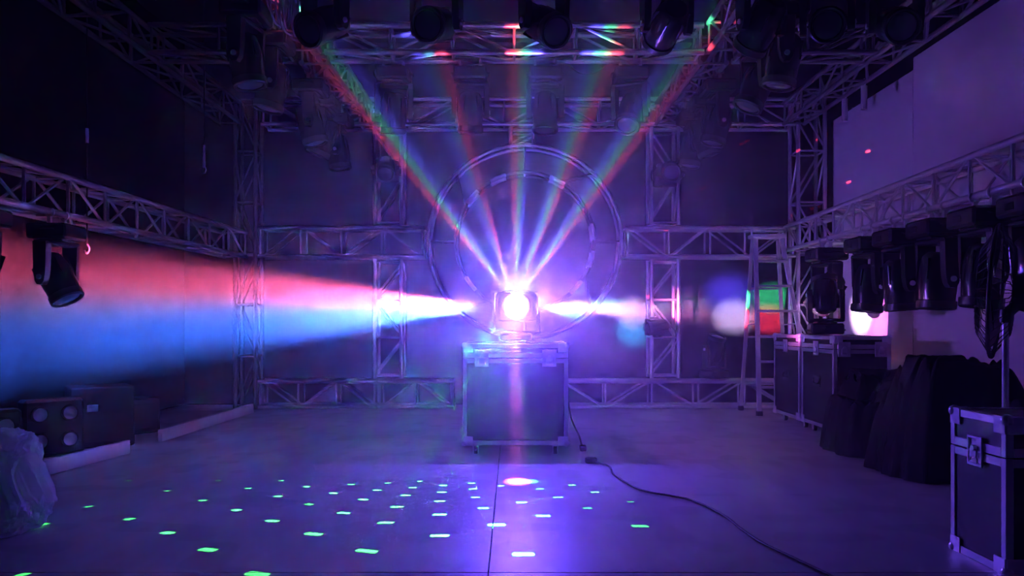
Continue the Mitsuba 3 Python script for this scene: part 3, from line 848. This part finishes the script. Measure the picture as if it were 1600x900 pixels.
def bundle(name, label, c, size, seed, mat='black_cloth', yaw=0.0, group=None, cat_='cloth heap'):
    """A heap under black cloth: the cloth drapes over boxes of unequal height and hangs in folds to the floor."""
    r = np.random.default_rng(seed)
    nr, na = 44, 150
    rad, ang = np.meshgrid(np.linspace(0, 1, nr + 1)[1:], np.arange(na) * 2 * PI / na, indexing='ij')
    edge = (np.abs(np.cos(ang)) ** 4 + np.abs(np.sin(ang)) ** 4) ** -0.25
    o = r.uniform(0, 40, 3)
    ring_p = np.stack([np.cos(ang) * 1.5, np.sin(ang) * 1.5, rad * 0.3], -1) + o
    fold = np.sin(ang * 11 + 5 * meshkit.noise(ring_p) + seed) * 0.6 + np.sin(ang * 23 + 6 * meshkit.noise(ring_p * 1.7)) * 0.4
    drop = np.clip((rad - 0.55) / 0.45, 0, 1)
    q = rad * edge * (1 + 0.10 * (meshkit.noise(ring_p) - 0.5) + 0.045 * fold * drop)
    x, y = q * np.cos(ang), q * np.sin(ang)
    top = np.zeros_like(x)
    for _ in range(4):                              # the boxes underneath
        bx_, by_, hw, hd, h = r.uniform(-0.45, 0.45), r.uniform(-0.45, 0.45), r.uniform(0.25, 0.5), r.uniform(0.25, 0.5), r.uniform(0.62, 1.0)
        d = np.hypot(np.maximum(np.abs(x - bx_) - hw, 0), np.maximum(np.abs(y - by_) - hd, 0))
        top = np.maximum(top, h * (1 - np.clip(d / 0.55, 0, 1) ** 1.3))
    wall = 1 - np.clip((rad - 0.80) / 0.20, 0, 1) ** 1.8
    p3 = np.stack([x * 2.2, y * 2.2, x * 0], -1) + o
    crease = np.exp(-(np.abs(meshkit.fbm(p3, 3) - 0.5) / 0.05) ** 2)
    z = np.maximum(top, 0.58) * wall * (1 - 0.10 * crease + 0.12 * (meshkit.fbm(p3 * 1.5, 3) - 0.5)) + 0.03 * fold * drop * wall
    z[-1] = 0.0
    P_ = np.stack([x * size[0] / 2, y * size[1] / 2, np.maximum(z, 0) * size[2] + 0.004], -1).reshape(-1, 3)
    v = np.vstack([P_, [[0, 0, P_[:na, 2].mean()]]])
    f = []
    for k in range(nr - 1):
        for i in range(na):
            j = (i + 1) % na
            f += [[k * na + i, (k + 1) * na + i, (k + 1) * na + j], [k * na + i, (k + 1) * na + j, k * na + j]]
    f += [[len(v) - 1, i, (i + 1) % na] for i in range(na)]
    return single(name, mikit.ply((v, np.array(f)), mat, smooth=50), label, cat_, group, TR(c[0], c[1], 0) @ RZ(yaw))


BG = 'black cloth heaps by the white boards'
bundle('cloth_heap', 'black cloth-covered heap right beside the nearer of the paired flight cases', (3.06, 6.58), (0.84, 0.84, 0.76), 3, yaw=0, group=BG)
bundle('cloth_heap', 'largest black cloth heap, in the middle between the cases', (3.18, 5.62), (1.12, 0.86, 0.84), 12, yaw=0, group=BG)
bundle('cloth_heap', 'black cloth heap nearest the dark near flight case', (3.30, 4.72), (0.78, 0.66, 0.72), 19, yaw=0, group=BG)

# ------------------------------------------------------------------ the dark side: curb boards, blinder lights, boxes, wrapped bundle
for (x0, y0), (x1, y1), lab in (((60, 747), (200, 709), 'nearer pale board lying along the floor before the blinder light'), ((250, 691), (394, 645), 'farther pale board lying along the floor toward the corner')):
    a, b = floor_at(x0, y0), floor_at(x1, y1)
    d = b - a
    L = np.linalg.norm(d)
    single('board', mikit.ply(cbox([0, 0, 0.057], [L, 0.04, 0.11], 0.004), 'pale_paint'), lab, 'board', 'pale boards on the floor', TR(*((a + b) / 2)) @ RZ(math.degrees(math.atan2(d[1], d[0]))))


def blinder(c, yaw, label, s=1.0, group=None):
    key = thing('blinder_light', label, 'stage light', group)
    M = TR(*c) @ RZ(yaw) @ SC(s)
    part(key, 'housing', mikit.ply(cat(cbox([0, 0.07, 0.24], [0.44, 0.16, 0.44], 0.02), [cbox([sx * 0.235, 0.07, 0.20], [0.012, 0.05, 0.38], 0.003) for sx in (-1, 1)], cbox([0, 0.07, 0.010], [0.482, 0.12, 0.014], 0.003)), 'black_plastic', smooth=30), M)
    for sx in (-1, 1):
        for sz in (-1, 1):
            Q = M @ TR(sx * 0.11, -0.012, 0.24 + sz * 0.105) @ RX(90)
            k = part(key, 'lamp', mikit.ply(lathe([[0.0, 0.004], [0.034, 0.008], [0.052, 0.014], [0.055, 0.008], [0.054, -0.02], [0, -0.02]], 24), 'reflector', smooth=35), Q)
            part(k, 'rim', mikit.ply(lathe([[0.054, -0.02], [0.054, 0.018], [0.066, 0.018], [0.070, -0.02]], 24), 'black_plastic', smooth=35), Q)
    return key


BL = 'four-lamp blinder lights on the floor'
blinder([-3.62, 6.30, 0.0], 50, 'four-lamp blinder light with pale reflectors behind the nearer board', 1.0, BL)
blinder([-3.58, 5.42, 0.0], 50, 'blinder light behind the plastic-wrapped bundle, cut by the picture edge', 1.0, BL)
bx = thing('speaker_box', 'black speaker box with a small pale plate between blinder light and boards', 'speaker')
BM = TR(-3.60, 6.95, 0) @ RZ(35)
part(bx, 'cabinet', mikit.ply(rbox([0, 0, 0.26], [0.50, 0.40, 0.52], 0.02), 'black_plastic', smooth=35), BM)
part(bx, 'plate', mikit.ply(cbox([-0.08, -0.203, 0.34], [0.085, 0.006, 0.06], 0.001), 'label_white'), BM)
part(bx, 'grille', mikit.ply(cbox([0.03, -0.201, 0.17], [0.36, 0.006, 0.24], 0.002), 'rubber'), BM)
bx2 = thing('speaker_box', 'black box standing in the gap between the two pale boards', 'speaker')
BM2 = TR(-3.66, 7.72, 0) @ RZ(60)
part(bx2, 'cabinet', mikit.ply(rbox([0, 0, 0.17], [0.36, 0.30, 0.34], 0.02), 'black_plastic', smooth=35), BM2)
part(bx2, 'grille', mikit.ply(cbox([0.0, -0.151, 0.17], [0.28, 0.006, 0.24], 0.002), 'rubber'), BM2)

# a bundle wrapped in clear plastic film
wr = thing('wrapped_bundle', 'bundle wrapped in crumpled clear plastic film on the near floor corner', 'bundle')
m = trimesh.creation.icosphere(subdivisions=5, radius=1.0)
v = np.array(m.vertices)
crumple = meshkit.fbm(v * 2.6 + 4.0, 4) - 0.5
ridge = 1 - np.abs(2 * meshkit.fbm(v * np.array([3.5, 3.5, 1.6]) + 11, 3) - 1)
k = 1 + 0.45 * crumple + 0.40 * (ridge - 0.8) * (np.abs(v[:, 2]) < 0.97)
v2 = v * k[:, None]
v2[:, 2] = np.clip(np.sign(v2[:, 2]) * np.abs(v2[:, 2]) ** 0.55, -0.93, 1.1)
v2[:, :2] *= (1 - 0.12 * v2[:, 2:3])
v2 = v2 * [0.21, 0.20, 0.265] + [0, 0, 0.252]
v2[:, 0] += 0.03 * np.sin(v2[:, 2] * 14)
WM = TR(-2.58, 4.02, 0)
part(wr, 'film', mikit.ply((v2, m.faces), 'plastic_film', smooth=22), WM)
part(wr, 'core', mikit.ply(rbox([-0.05, 0.04, 0.19], [0.16, 0.16, 0.34], 0.04), 'black_plastic', smooth=35), WM)

# two light chains hanging down the dark side
for (px, y0, y1, Y), lab in (((136, -40, 385, 6.6), 'thin hanging chain with a bright hook at the end of the dark side truss'), ((319, -20, 262, 8.3), 'thin hanging chain nearer the corner tower')):
    a, b = P(px, y0, Y), P(px, y1, Y)
    a[2] = ZC
    ck = thing('hanging_chain', lab, 'chain', 'hanging chains')
    part(ck, 'chain', mikit.ply(bar(a, b, 0.006, 6), 'black_plastic', smooth=50))
    part(ck, 'hook', mikit.ply(tube(spline([b + [0, 0, 0.02], b + [0.02, 0, -0.02], b + [0.0, 0, -0.06], b + [-0.02, 0, -0.03]], 5), 0.007, 6), 'bright_metal', smooth=True))
    c_ = P(px, 210 if px < 200 else 242, Y)
    part(ck, 'shackle', mikit.ply(bar(c_ + [0, 0, -0.07 if px < 200 else -0.13], c_ + [0, 0, 0.05 if px < 200 else 0.10], 0.013, 8), 'bright_metal', smooth=40))

# ------------------------------------------------------------------ cables
pts = [floor_at(x, y, 0.012) for x, y in ((930, 722), (952, 729), (960, 742), (1000, 765), (1050, 775), (1085, 783), (1130, 805), (1160, 828), (1190, 848), (1240, 872), (1330, 915))]
fc = thing('floor_cable', 'dark cable snaking over the floor toward the viewer', 'cable')
part(fc, 'lead', mikit.ply(tube(spline(pts, 8), 0.0065, 7), 'cable_grey', smooth=True))
part(fc, 'plug', mikit.ply(rbox(pts[0] + [-0.03, 0.01, 0.012], [0.09, 0.045, 0.042], 0.012), 'rubber', smooth=35))
pc = thing('power_cord', 'short power cord with a plug beside the castors of the central case', 'cable')
cp = [[0.472, 6.80, 0.50], [0.478, 6.79, 0.42], [0.50, 6.74, 0.26], [0.56, 6.68, 0.12], [0.585, 6.62, 0.03]]
part(pc, 'lead', mikit.ply(tube(spline(cp, 8), 0.008, 7), 'rubber', smooth=True))
part(pc, 'plug', mikit.ply(rbox([0.588, 6.60, 0.026], [0.055, 0.08, 0.048], 0.012), 'rubber', smooth=35))

# cable bundles draped from the ceiling trusses
cables = (([0.50, 7.50, ZT - 0.10], [0.92, 7.50, ZT - 0.10], 0.14, 'cable loop hanging under the bright crossing truss'),)
for a, b, sag, lab in cables:
    a, b = np.array(a), np.array(b)
    t_ = np.linspace(0, 1, 24)[:, None]
    p_ = a * (1 - t_) + b * t_ - np.array([0, 0, 1.0]) * (4 * sag * t_ * (1 - t_))
    single('cable_swag', mikit.ply(tube(p_, 0.009, 6), 'rubber', smooth=True), lab, 'cable')
cc = thing('cable_coil', 'coiled cable tied to the ceiling truss, lit red', 'cable')
for k in range(7):
    a_ = np.linspace(0, 2 * PI, 25)[:-1]
    r_ = 0.10 + 0.02 * rng.random()
    tl = rng.uniform(-0.3, 0.3, 2)
    c_ = np.array([-1.72, 6.05 + 0.02 * k, ZT - 0.20]) + rng.uniform(-0.015, 0.015, 3)
    pp = np.stack([tl[0] * r_ * np.cos(a_) + 0.02 * k - 0.05, r_ * np.cos(a_), 1.25 * r_ * np.sin(a_) + tl[1] * 0.05], 1) + c_
    part(cc, 'turn', mikit.ply(tube(pp, 0.009, 6, True), 'pale_paint', smooth=True))

for (Y, lab) in ((8.13, 'pale short tube hanging under the outer ceiling truss, the nearer of two'), (8.60, 'pale short tube hanging under the outer ceiling truss, the farther of two')):
    tk = thing('hanging_tube', lab, 'tube', 'tubes under the outer ceiling truss')
    part(tk, 'tube', mikit.ply(bar([3.595, Y, ZT - 0.16], [3.595, Y, ZT - 0.40], 0.032, 16), 'pale_paint', smooth=40))
    part(tk, 'hook', mikit.ply(tube([[3.595, Y + 0.036 * math.cos(a), ZT - 0.125 + 0.036 * math.sin(a)] for a in np.linspace(-0.5 * PI, 1.3 * PI, 14)], 0.008, 6), 'bright_metal', smooth=True))
